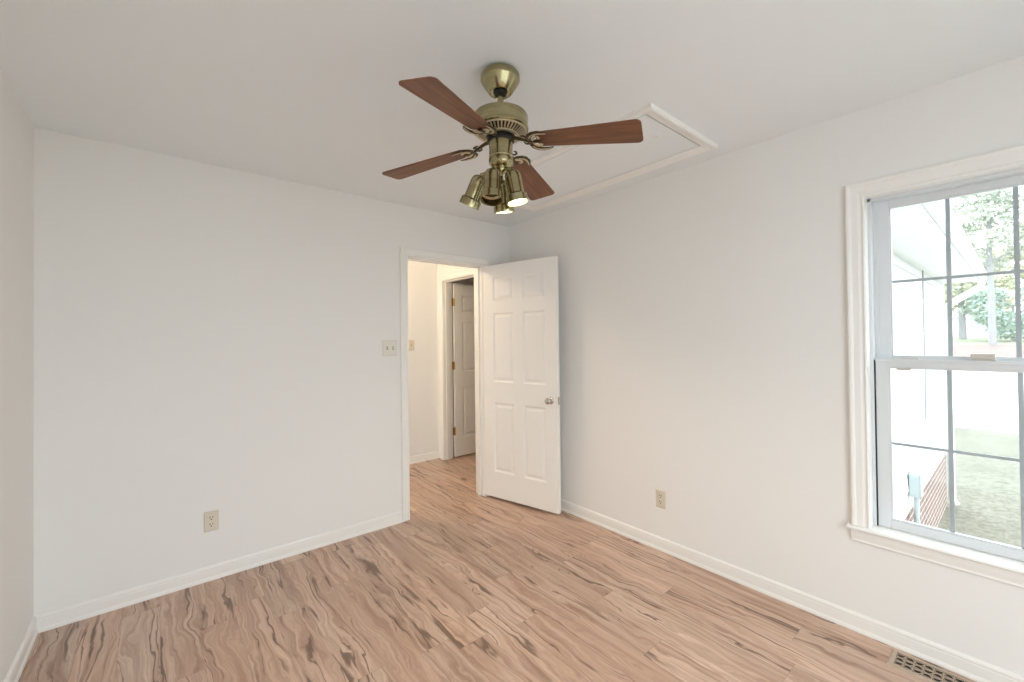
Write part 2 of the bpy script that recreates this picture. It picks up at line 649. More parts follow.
# ------------------------------------------------------------------ six panel doors
def panel_leaf(bm, w, h, t, z0=0.0):
    """leaf from x 0..w, y 0..t, z z0..z0+h with six moulded panels on both faces"""
    st, mu = 0.108, 0.098
    pw = (w - 2 * st - mu) / 2
    xs = [0, st, st + pw, st + pw + mu, w - st, w]
    zs = [0, 0.222, 0.815, 0.995, 1.590, 1.698, 1.900, h]
    for side in (0, 1):
        y0 = 0 if side == 0 else t
        s = 1 if side == 0 else -1
        grid = {}
        def V(x, z, d):
            k = (round(x, 5), round(z, 5), round(d, 5))
            if k not in grid:
                grid[k] = bm.verts.new((x, y0 + s * d, z0 + z))
            return grid[k]
        for i in range(5):
            for j in range(7):
                xa, xb, za, zb = xs[i], xs[i + 1], zs[j], zs[j + 1]
                if i in (1, 3) and j in (1, 3, 5):
                    loops = []
                    for ins, d in ((0, 0), (0.004, 0.004), (0.012, 0.0085), (0.020, 0.0085), (0.040, 0.0025)):
                        loops.append([V(xa + ins, za + ins, d), V(xb - ins, za + ins, d), V(xb - ins, zb - ins, d), V(xa + ins, zb - ins, d)])
                    for a, b in zip(loops, loops[1:]):
                        for k in range(4):
                            bm.faces.new((a[k], a[(k + 1) % 4], b[(k + 1) % 4], b[k]))
                    bm.faces.new(loops[-1])
                else:
                    bm.faces.new((V(xa, za, 0), V(xb, za, 0), V(xb, zb, 0), V(xa, zb, 0)))
    # edges
    for xx in (0, w):
        bm.faces.new([bm.verts.new(p) for p in ((xx, 0, z0), (xx, t, z0), (xx, t, z0 + h), (xx, 0, z0 + h))])
    for zz in (z0, z0 + h):
        bm.faces.new([bm.verts.new(p) for p in ((0, 0, zz), (w, 0, zz), (w, t, zz), (0, t, zz))])
    bmesh.ops.remove_doubles(bm, verts=bm.verts[:], dist=0.0002)
    return bm


def knob(bm, y, s, x, z):
    m = Matrix.Translation((x, y, z)) @ Matrix.Rotation(s * PI / 2, 4, 'X')
    # profile along local z, away from the door face
    lathe(bm, [(0.0, 0.0), (0.029, 0.0), (0.029, 0.004), (0.024, 0.008), (0.013, 0.010), (0.010, 0.016), (0.010, 0.026), (0.016, 0.030),
               (0.024, 0.036), (0.0265, 0.044), (0.025, 0.052), (0.019, 0.058), (0.010, 0.060), (0.0, 0.061)], 32, m)


def hinge(bm, z, x=0.0, y=0.0, wl=0.024, hh=0.09):
    box(bm, x - 0.0012, x + 0.0012, y - 0.034, y, z - hh / 2, z + hh / 2)
    for k in range(5):
        a = z - hh / 2 + k * hh / 5
        lathe(bm, [(0, a + 0.0008), (0.0062, a + 0.0008), (0.0062, a + hh / 5 - 0.0008), (0, a + hh / 5 - 0.0008)], 14, Matrix.Translation((x, y, 0)))


# bedroom door: hinge on the right jamb, swung into the room against the window wall
A = Vector((2.216, 3.042))
Bv = Vector((2.390, 2.318))
ang = math.atan2(Bv.y - A.y, Bv.x - A.x)
dw = (Bv - A).length
d1 = thing('door_1', 'open white six panel bedroom door with a nickel knob', 'door', (A.x, A.y, 0), ang, kind='structure')
obj('door_leaf', panel_leaf(new(), dw, 2.010, 0.035, 0.024), DOOR, d1, bevel=0.0015)
for s, y0 in ((1, 0.0), (-1, 0.035)):
    bm = new()
    knob(bm, y0, s, dw - 0.062, 0.90)
    obj('door_knob', bm, NICKEL, d1, smooth=35)
bm = new()
box(bm, dw - 0.0005, dw + 0.0012, 0.006, 0.029, 0.87, 0.93)
lathe(bm, [(0, 0), (0.008, 0), (0.008, 0.008), (0.004, 0.012), (0, 0.012)], 12, Matrix.Translation((dw, 0.0175, 0.90)) @ Matrix.Rotation(PI / 2, 4, 'Y'))
o = obj('latch_plate', bm, NICKEL, d1)
for z in (0.25, 1.01, 1.80):
    bm = new()
    hinge(bm, z, -0.004, 0.038)
    obj('hinge', bm, BRASS, d1)

# hall door: leaf swung into the side room
d2 = thing('door_2', 'white six panel door seen ajar through the hall on brass hinges', 'door', (2.682, 4.266, 0), 0.0, kind='structure')
obj('door_leaf', panel_leaf(new(), 0.74, 2.036, 0.035, 0.016), DOOR, d2, bevel=0.0015)
for z in (0.315, 1.085, 1.83):
    bm = new()
    box(bm, -0.030, -0.002, 0.0065, 0.0095, z - 0.045, z + 0.045)
    box(bm, -0.001, 0.0015, 0.002, 0.030, z - 0.045, z + 0.045)
    for k in range(5):
        a = z - 0.045 + k * 0.018
        lathe(bm, [(0, a + 0.0006), (0.0075, a + 0.0006), (0.0075, a + 0.0174), (0, a + 0.0174)], 14, Matrix.Translation((-0.006, -0.003, 0)))
    obj('hinge', bm, BRASS, d2)
bm = new()
knob(bm, 0.0, 1, 0.74 - 0.062, 0.90)
obj('door_knob', bm, NICKEL, d2, smooth=35)

# ------------------------------------------------------------------ window in the right wall (local: x out of the room, y along the wall, z up)
win = thing('window_1', 'white double hung window with grille bars greyed by painted shade looking onto the lawn', 'window', (RT, 0.10, 0), kind='structure')
wy = 0.357                                   # half opening
ST = 0.498                                   # top of the stool
bm = new()
sweep(bm, [(-wy - 0.0, ST), (-wy, WZ1), (wy, WZ1), (wy, ST)],
      [(-0.003, 0), (-0.003, 0.009), (0.004, 0.013), (0.010, 0.010), (0.016, 0.010), (0.024, 0.013), (0.046, 0.015), (0.054, 0.020), (0.062, 0.021), (0.068, 0.017), (0.068, 0)],
      lambda u, v, t: (-t, u, v))
obj('casing', bm, TRIM, win)
# stool with rounded nose
bm = new()
prof = [(0.055, 0.478), (-0.026, 0.478), (-0.034, 0.482), (-0.037, 0.488), (-0.034, 0.494), (-0.026, 0.498), (0.055, 0.498)]
ye = 0.440
a = [bm.verts.new((x, -ye, z)) for x, z in prof]
b = [bm.verts.new((x, ye, z)) for x, z in prof]
bm.faces.new(a)
bm.faces.new(b[::-1])
for i in range(len(prof)):
    j = (i + 1) % len(prof)
    bm.faces.new((a[i], b[i], b[j], a[j]))
for v in bm.verts:                            # horns end at the wall: pull the part behind the wall face inside the opening
    if v.co.x > 0 and abs(v.co.y) > wy:
        v.co.x = 0.0
o = obj('window_sill', bm, TRIM, win)
obj('sill_board', bx(0.0, 0.075, -wy, wy, 0.478, 0.4975), TRIM, win)
bm = new()
prof = [(0, 0.420), (-0.010, 0.420), (-0.013, 0.426), (-0.011, 0.434), (-0.015, 0.452), (-0.017, 0.470), (-0.017, 0.478), (0, 0.478)]
a = [bm.verts.new((x, -0.425, z)) for x, z in prof]
b = [bm.verts.new((x, 0.425, z)) for x, z in prof]
bm.faces.new(a)
bm.faces.new(b[::-1])
for i in range(len(prof)):
    j = (i + 1) % len(prof)
    bm.faces.new((a[i], b[i], b[j], a[j]))
obj('apron', bm, TRIM, win)
# jamb liner
bm = new()
box(bm, -0.0005, 0.139, wy - 0.002, wy - 0.0001, ST, WZ1 - 0.0021)
box(bm, -0.0005, 0.139, -wy + 0.0001, -wy + 0.002, ST, WZ1 - 0.0021)
box(bm, -0.0005, 0.139, -wy, wy, WZ1 - 0.002, WZ1 - 0.0001)
box(bm, 0.075, 0.17, -wy, wy, 0.470, 0.500)
obj('jamb_liner', bm, TRIM, win)
# vinyl frame
bm = new()
for s in (-1, 1):
    y0, y1 = sorted((s * (wy - 0.002), s * (wy - 0.014)))
    box(bm, 0.052, 0.140, y0, y1, 0.498, WZ1)
    y0, y1 = sorted((s * (wy - 0.014), s * (wy - 0.030)))
    box(bm, 0.094, 0.100, y0, y1, 0.498, WZ1)
box(bm, 0.052, 0.140, -wy + 0.002, wy - 0.002, WZ1 - 0.016, WZ1 - 0.002)
obj('window_frame', bm, VINYL, win, bevel=0.001)
obj('sash_gap_strip', bx(0.056, 0.090, wy - 0.0185, wy - 0.0138, ST, 1.27), GAP_BLACK, win)  # black strip put in for the dark gap beside the lower sash


def sash(name, x0, x1, z0, z1, gz0, gz1, ymax, gy, rails):
    bm = new()
    for s in (-1, 1):
        y0, y1 = sorted((s * gy, s * ymax))
        box(bm, x0, x1, y0, y1, z0, z1)
    box(bm, x0, x1, -gy, gy, z0, gz0)
    box(bm, x0, x1, -gy, gy, gz1, z1)
    xm = (x0 + x1) / 2
    # glazing bead
    for s in (-1, 1):
        y0, y1 = sorted((s * (gy - 0.006), s * gy))
        box(bm, xm - 0.010, xm + 0.010, y0, y1, gz0, gz1)
    box(bm, xm - 0.010, xm + 0.010, -gy + 0.006, gy - 0.006, gz0, gz0 + 0.006)
    box(bm, xm - 0.010, xm + 0.010, -gy + 0.006, gy - 0.006, gz1 - 0.006, gz1)
    o = obj(name, bm, VINYL, win, bevel=0.0015)
    obj('window_pane', bx(xm - 0.009, xm - 0.006, -gy, gy, gz0, gz1), GLASS, o)
    obj('window_pane', bx(xm + 0.006, xm + 0.009, -gy, gy, gz0, gz1), GLASS, o)
    bm = new()
    g = 2 * gy / 3
    for k in (-1, 1):
        box(bm, xm - 0.003, xm + 0.003, k * g / 2 - 0.0075, k * g / 2 + 0.0075, gz0, gz1)
    zm = (gz0 + gz1) / 2
    for k in (-1, 0, 1):
        ya, yb = k * g - g / 2 + 0.0075, k * g + g / 2 - 0.0075
        if k == -1:
            ya = -gy
        if k == 1:
            yb = gy
        box(bm, xm - 0.003, xm + 0.003, ya, yb, zm - 0.0060, zm + 0.0060)
    obj('grille', bm, GRILLE, o)
    return o


sash('upper_sash', 0.102, 0.132, 1.252, 2.014, 1.286, 1.981, 0.330, 0.286, None)
low = sash('lower_sash', 0.060, 0.090, 0.4985, 1.274, 0.538, 1.238, 0.338, 0.292, None)
bm = new()
box(bm, 0.056, 0.0605, -0.338, 0.338, 1.262, 1.276)
obj('check_rail', bm, VINYL, win, bevel=0.001)
# cam lock on the meeting rail, tilt latches
bm = new()
box(bm, 0.062, 0.088, -0.036, 0.036, 1.2745, 1.284)
prism(bm, [(0.058, -0.034), (0.086, -0.034), (0.090, -0.01), (0.090, 0.034), (0.058, 0.034)], 1.284, 1.305)
obj('sash_lock', bm, LOCKG, win, bevel=0.002)
for s in (1, -1):
    bm = new()
    prism(bm, [(0.064, s * 0.190), (0.082, s * 0.190), (0.078, s * 0.250), (0.068, s * 0.250)], 1.2745, 1.282)
    obj('tilt_latch', bm, LOCKG, win, bevel=0.001)
    bm = new()
    prism(bm, [(0.050, s * 0.215), (0.060, s * 0.215), (0.060, s * 0.262), (0.050, s * 0.262)], 1.226, 1.236)
    obj('vent_stop', bm, LOCKG, win, bevel=0.001)

# unseen window added behind the camera to bring in fill daylight
rw = thing('added_fill_window', 'wide glazed opening added behind the camera for fill daylight', 'window', ((RX0 + RX1) / 2, FR, 0), kind='structure')
hw3 = (RX1 - RX0) / 2
bm = new()
sweep(bm, [(-hw3, RZ0), (-hw3, RZ1), (hw3, RZ1), (hw3, RZ0)], CP, lambda u, v, t: (u, t, v))
obj('casing', bm, TRIM, rw)
bm = new()
for xa, xb in ((-hw3, -hw3 + 0.05), (-0.03, 0.03), (hw3 - 0.05, hw3)):
    box(bm, xa, xb, -0.11, -0.06, RZ0, RZ1)
box(bm, -hw3, hw3, -0.11, -0.06, RZ0, RZ0 + 0.05)
box(bm, -hw3, hw3, -0.11, -0.06, RZ1 - 0.05, RZ1)
obj('window_frame', bm, VINYL, rw)
obj('window_pane', bx(-hw3, hw3, -0.087, -0.083, RZ0, RZ1), GLASS, rw)

# ------------------------------------------------------------------ attic hatch
ah = thing('attic_hatch', 'white framed attic hatch panel in the ceiling beside the fan', 'hatch', ((AX0 + AX1) / 2, (AY0 + AY1) / 2, H))
hx, hy = (AX1 - AX0) / 2, (AY1 - AY0) / 2
bm = new()
sweep(bm, [(-hx + 0.004, -hy + 0.004), (-hx + 0.004, hy - 0.004), (hx - 0.004, hy - 0.004), (hx - 0.004, -hy + 0.004)],
      [(0, 0), (0, 0.003), (0.004, 0.005), (0.016, 0.009), (0.028, 0.011), (0.044, 0.019), (0.058, 0.021), (0.064, 0.016), (0.064, 0)],
      lambda u, v, t: (u, v, -t), closed=True)
obj('hatch_frame', bm, TRIM, ah)
obj('hatch_panel', bx(-hx + 0.013, hx - 0.006, -hy + 0.013, hy - 0.006, 0.0, 0.012), CEIL, ah)
obj('hatch_light_seal', bx(-hx - 0.03, hx + 0.03, -hy - 0.03, hy + 0.03, 0.052, 0.07), DARK, ah)  # added unseen lid that blocks sky light above the hatch gap
bm = new()
lathe(bm, [(0.014, 0.0), (0.014, -0.005), (0.006, -0.006), (0.006, 0.0)], 20, closed=True)
tube(bm, [(0, 0, -0.004), (0.001, 0, -0.020), (0.006, 0, -0.030), (0.002, 0, -0.038), (-0.004, 0, -0.032)], 0.0018, 6)
obj('pull_ring', bm, TRIM, ah, loc=(-0.02, -hy + 0.105, 0), smooth=40)


# ------------------------------------------------------------------ switches and outlets (local: x right, -y out of the wall, z up)
def plate_bm(w, h, t=0.006):
    bm = new()
    lo = []
    for ins, d in ((0, 0), (0, 0.002), (0.003, 0.0045), (0.006, t)):
        lo.append([bm.verts.new((x, -d, z)) for x, z in ((-w / 2 + ins, -h / 2 + ins), (w / 2 - ins, -h / 2 + ins), (w / 2 - ins, h / 2 - ins), (-w / 2 + ins, h / 2 - ins))])
    bm.faces.new(lo[0])
    for a, b in zip(lo, lo[1:]):
        for k in range(4):
            bm.faces.new((a[k], a[(k + 1) % 4], b[(k + 1) % 4], b[k]))
    bm.faces.new(lo[-1])
    return bm


def screw(bm, x, z, y=-0.006):
    lathe(bm, [(0, -0.0002), (0.0033, -0.0002), (0.003, 0.001), (0, 0.0014)], 12, Matrix.Translation((x, y, z)) @ Matrix.Rotation(PI / 2, 4, 'X'))


def light_switch(label, loc, rotz, n, m, w, h, group=None):
    t = thing('light_switch', label, 'light switch', loc, rotz, group)
    obj('wall_plate', plate_bm(w, h), m, t)
    for i in range(n):
        x = (i - (n - 1) / 2) * 0.046
        box_bm = new()
        box(box_bm, x - 0.0052, x + 0.0052, -0.0066, -0.0058, -0.012, 0.012)
        obj('toggle_slot', box_bm, mat('switch_slot', (0.22, 0.19, 0.15), 0.6, noise=(30, 0.1)) if 'switch_slot' not in bpy.data.materials else bpy.data.materials['switch_slot'], t)
        bm = new()
        prism(bm, [(-0.0064, -0.004), (-0.019, 0.004), (-0.019, 0.009), (-0.0064, 0.006)], x - 0.0042, x + 0.0042, lambda a, b, c: (c, a, b))
        obj('toggle', bm, m, t, bevel=0.0008)
        for z in (-0.030, 0.030):
            bm = new()
            screw(bm, x, z)
            obj('screw', bm, m, t)
    return t


def outlet(label, loc, rotz, m):
    t = thing('wall_outlet', label, 'outlet', loc, rotz)
    obj('wall_plate', plate_bm(0.072, 0.116), m, t)
    for z in (0.0195, -0.0195):
        bm = new()
        pts = []
        for k in range(24):
            a = 2 * PI * k / 24
            pts.append((0.0172 * math.cos(a), max(-0.0142, min(0.0142, 0.0172 * math.sin(a))) + z))
        prism(bm, pts, -0.0055, -0.0078, lambda a, b, c: (a, c, b))
        r = obj('receptacle', bm, m, t)
        bm = new()
        box(bm, -0.0080, -0.0048, -0.0084, -0.0077, z + 0.000, z + 0.010)
        box(bm, 0.0048, 0.0080, -0.0084, -0.0077, z + 0.001, z + 0.009)
        lathe(bm, [(0, 0), (0.0034, 0), (0.0034, 0.0007), (0, 0.0007)], 12, Matrix.Translation((0, -0.0077, z - 0.0075)) @ Matrix.Rotation(PI / 2, 4, 'X'))
        obj('slot', bm, DARK, r)
    bm = new()
    screw(bm, 0, 0)
    obj('screw', bm, m, t)
    return t


light_switch('double toggle switch in an ivory plate left of the doorway', (1.349, BK, 1.330), 0, 2, WPLATE, 0.118, 0.118)
light_switch('single almond toggle switch on the hall wall seen through the doorway', (2.205, HY, 1.335), 0, 1, PLATE, 0.072, 0.118)
outlet('almond outlet low on the wall left of the doorway', (0.240, BK, 0.340), 0, PLATE)
outlet('almond outlet low on the wall between door and window', (RT, 1.521, 0.333), -PI / 2, PLATE)

# ------------------------------------------------------------------ floor register
fr = thing('floor_register', 'bronze scrollwork floor register beside the right baseboard', 'floor vent', (2.423, 0.235, 0))
RL, RW = 0.148, 0.066
TAN = mat('register_bronze', (0.52, 0.42, 0.33), 0.4, 0.1, noise=(40, 0.15))
bm = new()
sweep(bm, [(-RW + 0.018, -RL + 0.018), (-RW + 0.018, RL - 0.018), (RW - 0.018, RL - 0.018), (RW - 0.018, -RL + 0.018)],
      [(0, 0.0003), (0, 0.005), (0.004, 0.006), (0.012, 0.005), (0.018, 0.001), (0.018, 0.0003)], lambda u, v, t: (u, v, t), closed=True)
obj('frame', bm, TAN, fr)
obj('dark_backing', bx(-RW + 0.017, RW - 0.017, -RL + 0.017, RL - 0.017, 0.0003, 0.0012), DARK, fr)  # dark sheet in place of the shaded duct under the grille
bm = new()
ny = 9
cell = (2 * RL - 0.036) / ny
for i in range(ny):
    y0 = -RL + 0.018 + cell * (i + 0.5)
    for j in range(3):
        x0 = (j - 1) * 0.031
        s = 1 if (i + j) % 2 else -1
        pts = [(x0 + s * 0.013 * math.cos(a), y0 + 0.012 * math.sin(a), 0.0035) for a in [PI * (-0.5 + k / 6 * 1.0) for k in range(7)]]
        tube(bm, pts, 0.0017, 6, flat=0.6)
        pts = [(x0 - s * 0.012 + s * 0.006 * k / 4, y0 - 0.014 + 0.028 * k / 4, 0.0035) for k in range(5)]
        tube(bm, pts, 0.0018, 6, flat=0.6)
    tube(bm, [(-RW + 0.018, y0 + cell / 2, 0.0032), (RW - 0.018, y0 + cell / 2, 0.0032)], 0.0015, 6)
for x0 in (-0.0155, 0.0155):
    tube(bm, [(x0, -RL + 0.018, 0.0032), (x0, RL - 0.018, 0.0032)], 0.0018, 6)
obj('scroll_grille', bm, TAN, fr, smooth=50)

# ------------------------------------------------------------------ ceiling fan (local origin at the ceiling)
FX, FY = 1.040, 1.301
fan = thing('ceiling_fan', 'antique brass ceiling fan with four walnut blades and spot lamps', 'ceiling fan', (FX, FY, H))
bm = lathe(new(), [(0, 0), (0.058, 0), (0.070, -0.008), (0.077, -0.018), (0.0775, -0.034), (0.074, -0.042), (0.060, -0.064), (0.046, -0.084), (0.042, -0.087), (0.039, -0.082), (0.022, -0.080), (0, -0.080)], 64)
obj('canopy', bm, ABRASS, fan, smooth=35)
bm = lathe(new(), [(0, -0.074), (0.024, -0.074), (0.028, -0.082), (0.024, -0.092), (0.015, -0.098), (0, -0.098)], 32)
obj('hanger_ball', bm, BLACK, fan, smooth=40)
bm = lathe(new(), [(0, -0.09), (0.0125, -0.09), (0.0125, -0.17), (0, -0.17)], 24)
obj('downrod', bm, ABRASS, fan, smooth=40)
bm = lathe(new(), [(0, -0.148), (0.016, -0.148), (0.019, -0.152), (0.019, -0.164), (0.024, -0.172), (0, -0.172)], 24)
obj('coupling', bm, BLACK, fan, smooth=40)
bm = lathe(new(), [(0, -0.167), (0.060, -0.168), (0.094, -0.171), (0.105, -0.177), (0.108, -0.184), (0.108, -0.225), (0.1095, -0.227), (0.1095, -0.234), (0.106, -0.238), (0.098, -0.239), (0.098, -0.235), (0, -0.235)], 80)
obj('motor_housing', bm, ABRASS, fan, smooth=35)
bm = lathe(new(), [(0, -0.2355), (0.094, -0.2355), (0.064, -0.256), (0, -0.256)], 60)
obj('motor_core', bm, BLACK, fan, smooth=40)
bm = new()
for k in range(40):
    a = 2 * PI * k / 40
    R_ = Matrix.Rotation(a, 4, 'Z')
    vs = []
    for (r, z) in ((0.100, -0.238), (0.066, -0.258), (0.066, -0.2555), (0.100, -0.2355)):
        for s in (-1, 1):
            vs.append(bm.verts.new(R_ @ Vector((r, s * (0.0034 if r > 0.08 else 0.0022), z))))
    q = vs
    for f in ((0, 1, 3, 2), (2, 3, 5, 4), (4, 5, 7, 6), (6, 7, 1, 0), (0, 2, 4, 6), (1, 7, 5, 3)):
        bm.faces.new([q[i] for i in f])
lathe(bm, [(0.058, -0.255), (0.070, -0.2545), (0.070, -0.2605), (0.058, -0.261)], 48, closed=True)
lathe(bm, [(0.096, -0.236), (0.103, -0.236), (0.102, -0.2425), (0.095, -0.241)], 60, closed=True)
obj('vent_ring', bm, CREAMBRASS, fan, smooth=35)
bm = lathe(new(), [(0, -0.256), (0.052, -0.256), (0.054, -0.260), (0.054, -0.276), (0.050, -0.280), (0, -0.280)], 48)
obj('flywheel', bm, BLACK, fan, smooth=35)
bm = lathe(new(), [(0, -0.2760), (0.044, -0.2760), (0.0465, -0.2800), (0.0465, -0.3320), (0.0475, -0.3340), (0.0475, -0.3380), (0.0455, -0.3410), (0.0455, -0.3450), (0.0485, -0.3480), (0.0485, -0.3620), (0.046, -0.3680), (0.038, -0.3760), (0.020, -0.3800), (0, -0.3800)], 56)
obj('switch_housing', bm, ABRASS, fan, smooth=30)
bm = lathe(new(), [(0, -0.3780), (0.022, -0.3780), (0.024, -0.3880), (0.018, -0.4000), (0.008, -0.4060), (0.006, -0.4140), (0, -0.4160)], 32)
obj('lamp_fitter', bm, ABRASS, fan, smooth=40)

DROOP = math.radians(5.7)
ZB = -0.330 + 0.53 * math.sin(DROOP)                                   # blade plane below the ceiling
PITCH = math.radians(-8.5)


def blade_outline():
    pts = []
    r0, r1, w0, w1, c = 0.150, 0.538, 0.044, 0.066, 0.020
    pts += [(r0, -w0 * 0.55), (r0 + 0.010, -w0)]
    for k in range(7):
        a = -PI / 2 + k / 6 * PI / 2
        pts.append((r1 - c + c * math.cos(a), -w1 + c + c * math.sin(a)))
    for k in range(7):
        a = k / 6 * PI / 2
        pts.append((r1 - c + c * math.cos(a), w1 - c + c * math.sin(a)))
    pts += [(r0 + 0.010, w0), (r0, w0 * 0.55)]
    return pts


def arc(cx_, cy_, r, a0, a1, n, z):
    return [(cx_ + r * math.cos(math.radians(a0 + (a1 - a0) * k / n)), cy_ + r * math.sin(math.radians(a0 + (a1 - a0) * k / n)), z) for k in range(n + 1)]


for k, a in enumerate((-155.3, -62, 28, 118)):
    RZ = Matrix.Rotation(math.radians(a), 4, 'Z')
    PT = Matrix.Rotation(PITCH, 4, 'X')
    X = RZ @ Matrix.Translation((0, 0, ZB)) @ Matrix.Rotation(DROOP + (0.014 if a == -62 else (-0.012 if a == -155.3 else 0.0)), 4, 'Y') @ PT
    bm = prism(new(), blade_outline(), -0.0028, 0.0028)
    b = obj('fan_blade', bm, BLADE, fan, bevel=0.0012)
    b.matrix_local = X
    bm = new()
    # arm from the flywheel, dipping down to the blade
    p = [(0.045, 0, 0.012), (0.070, 0, 0.010), (0.095, 0, 0.002), (0.118, 0, -0.006), (0.140, 0, -0.008), (0.165, 0, -0.008)]
    tube(bm, p, [0.012, 0.011, 0.009, 0.008, 0.009, 0.010], 10, flat=0.55)
    # crescent with two scrolled horns clasping the blade root
    for s in (-1, 1):
        c = [(0.122, s * 0.004, -0.006), (0.124, s * 0.020, -0.007), (0.131, s * 0.036, -0.008), (0.146, s * 0.048, -0.008), (0.168, s * 0.053, -0.008), (0.190, s * 0.050, -0.008), (0.206, s * 0.043, -0.008)]
        tube(bm, c, [0.006, 0.010, 0.012, 0.012, 0.010, 0.007, 0.003], 10, flat=0.4)
        c = [(0.105, s * 0.003, 0.004), (0.112, s * 0.016, 0.000), (0.106, s * 0.026, 0.000), (0.096, s * 0.026, 0.002), (0.092, s * 0.018, 0.004)]
        tube(bm, c, [0.005, 0.005, 0.005, 0.0045, 0.003], 8, flat=0.6)
    ir = obj('blade_iron', bm, IRON, fan, smooth=50)
    ir.matrix_local = X
    bm = new()
    for s in (-1, 1):
        c = [(0.136, s * 0.006, -0.0085), (0.140, s * 0.018, -0.0095), (0.150, s * 0.027, -0.0095), (0.163, s * 0.028, -0.0095), (0.168, s * 0.020, -0.0095), (0.160, s * 0.015, -0.0095)]
        tube(bm, c, [0.004, 0.0048, 0.005, 0.0048, 0.004, 0.003], 8, flat=0.6)
        c = [(0.128, s * 0.026, -0.0115), (0.138, s * 0.041, -0.012), (0.155, s * 0.049, -0.012), (0.178, s * 0.0495, -0.012), (0.200, s * 0.045, -0.011)]
        tube(bm, c, [0.002, 0.0032, 0.0034, 0.003, 0.0018], 8, flat=0.7)
    sc = obj('scroll_trim', bm, CREAMBRASS, fan, smooth=50)
    sc.matrix_local = X

# four spot lamps: (top of the dome, centre of the rim), local to the fan
spots = [((-0.049, 0.065, -0.402), (-0.069, 0.114, -0.500), False),
         ((-0.067, -0.030, -0.414), (-0.088, -0.051, -0.545), False),
         ((0.006, -0.055, -0.404), (0.026, -0.068, -0.528), True),
         ((0.034, 0.040, -0.408), (0.060, 0.056, -0.534), True)]
for tp, bt, lit in spots:
    tp, bt = Vector(tp), Vector(bt)
    d = (bt - tp).normalized()
    Lh = 0.95
    q = d.to_track_quat('-Z', 'Y').to_matrix().to_4x4()
    X = Matrix.Translation(tp) @ q @ Matrix.Scale(Lh, 4)
    pr = [(0, 0), (0.010, -0.0005), (0.020, -0.004), (0.028, -0.011), (0.0325, -0.022), (0.034, -0.036), (0.0345, -0.094), (0.036, -0.099), (0.040, -0.101), (0.0435, -0.105),
          (0.0445, -0.134), (0.0425, -0.134), (0.0415, -0.106), (0.033, -0.099), (0.032, -0.036), (0.026, -0.014), (0, -0.006)]
    sh = obj('lamp_shade', lathe(new(), pr, 48), ABRASS, fan, smooth=35)
    sh.matrix_local = X
    zb = -0.131 if lit else -0.098
    bl = obj('bulb', lathe(new(), [(0, zb - 0.004), (0.018, zb - 0.003), (0.034, zb), (0.038, zb + 0.006), (0.032, zb + 0.020), (0.020, zb + 0.050), (0, zb + 0.052)], 36),
             BULB_ON if lit else BULB_OFF, sh, smooth=60)
    if not lit:
        bl.scale = (0.78, 0.78, 1.0)
    else:
        sl = bpy.data.lights.new('lamp_light', 'SPOT')
        sl.energy = 11
        sl.color = (1.0, 0.80, 0.58)
        sl.spot_size = math.radians(125)
        sl.spot_blend = 0.9
        sl.shadow_soft_size = 0.035
        lo = bpy.data.objects.new('lamp_light', sl)
        COL.objects.link(lo)
        lo.parent = sh
        lo.location = (0, 0, -0.150)
    # arm from the fitter to the dome
    a0 = Vector((tp.x * 0.10, tp.y * 0.10, -0.385))
    m1 = Vector((tp.x * 0.55, tp.y * 0.55, -0.392))
    bm = tube(new(), [a0, m1, tp + Vector((0, 0, 0.002)), tp + d * 0.012], [0.008, 0.007, 0.008, 0.010], 12)
    obj('lamp_arm', bm, ABRASS, fan, smooth=50)

# ------------------------------------------------------------------ outside: the house's own wing to the left of the window
SID = mat('white_siding', (0.80, 0.81, 0.80), 0.6, noise=(3, 0.02))
SOF = mat('soffit_white', (0.90, 0.90, 0.90), 0.6, noise=(3, 0.02))
GUT = mat('gutter_white', (0.82, 0.83, 0.83), 0.4, noise=(5, 0.02))
SHG = mat('roof_shingle', (0.10, 0.10, 0.11), 0.9, noise=(20, 0.3))


def brick_mat():
    m = mat('red_brick', (0.42, 0.22, 0.18), 0.85)
    nt = m.node_tree
    b = nt.nodes['Principled BSDF']
    tc = nt.nodes.new('ShaderNodeTexCoord')
    mp = nt.nodes.new('ShaderNodeMapping')
    mp.inputs['Rotation'].default_value = (PI / 2, 0, 0)
    br = nt.nodes.new('ShaderNodeTexBrick')
    br.inputs['Scale'].default_value = 1.0
    br.inputs['Brick Width'].default_value = 0.21
    br.inputs['Row Height'].default_value = 0.075
    br.inputs['Mortar Size'].default_value = 0.008
    br.inputs['Color1'].default_value = (0.24, 0.135, 0.12, 1)
    br.inputs['Color2'].default_value = (0.16, 0.10, 0.09, 1)
    br.inputs['Mortar'].default_value = (0.62, 0.58, 0.54, 1)
    nt.links.new(tc.outputs['Object'], mp.inputs[0])
    nt.links.new(mp.outputs[0], br.inputs[0])
    nt.links.new(br.outputs[0], b.inputs['Base Color'])
    return m


BRICK = brick_mat()
GZ = -1.15
wing = thing('house_wing', 'white sided wing of the house on a brick foundation outside the window', 'house', (RT + WT, 0.75, 0))
WL = 8.95 - (RT + WT)
bm = new()
z = -0.36
while z < 2.12:
    z1 = min(z + 0.2, 2.14)
    v = [bm.verts.new(p) for p in ((0, -0.020, z), (WL, -0.020, z), (WL, -0.004, z1), (0, -0.004, z1), (0, -0.002, z), (WL, -0.002, z))]
    bm.faces.new((v[0], v[1], v[2], v[3]))
    bm.faces.new((v[0], v[4], v[5], v[1]))
    z = z1
box(bm, 0, WL, 0, 0.15, -0.36, 2.14)
obj('siding', bm, SID, wing)
obj('foundation', bx(0, WL - 0.01, -0.012, 0.14, GZ, -0.36), BRICK, wing)
bm = new()
box(bm, WL - 0.06, WL + 0.03, -0.032, 0.0, -0.36, 2.14)
box(bm, WL, WL + 0.03, 0.0, 0.09, -0.36, 2.14)
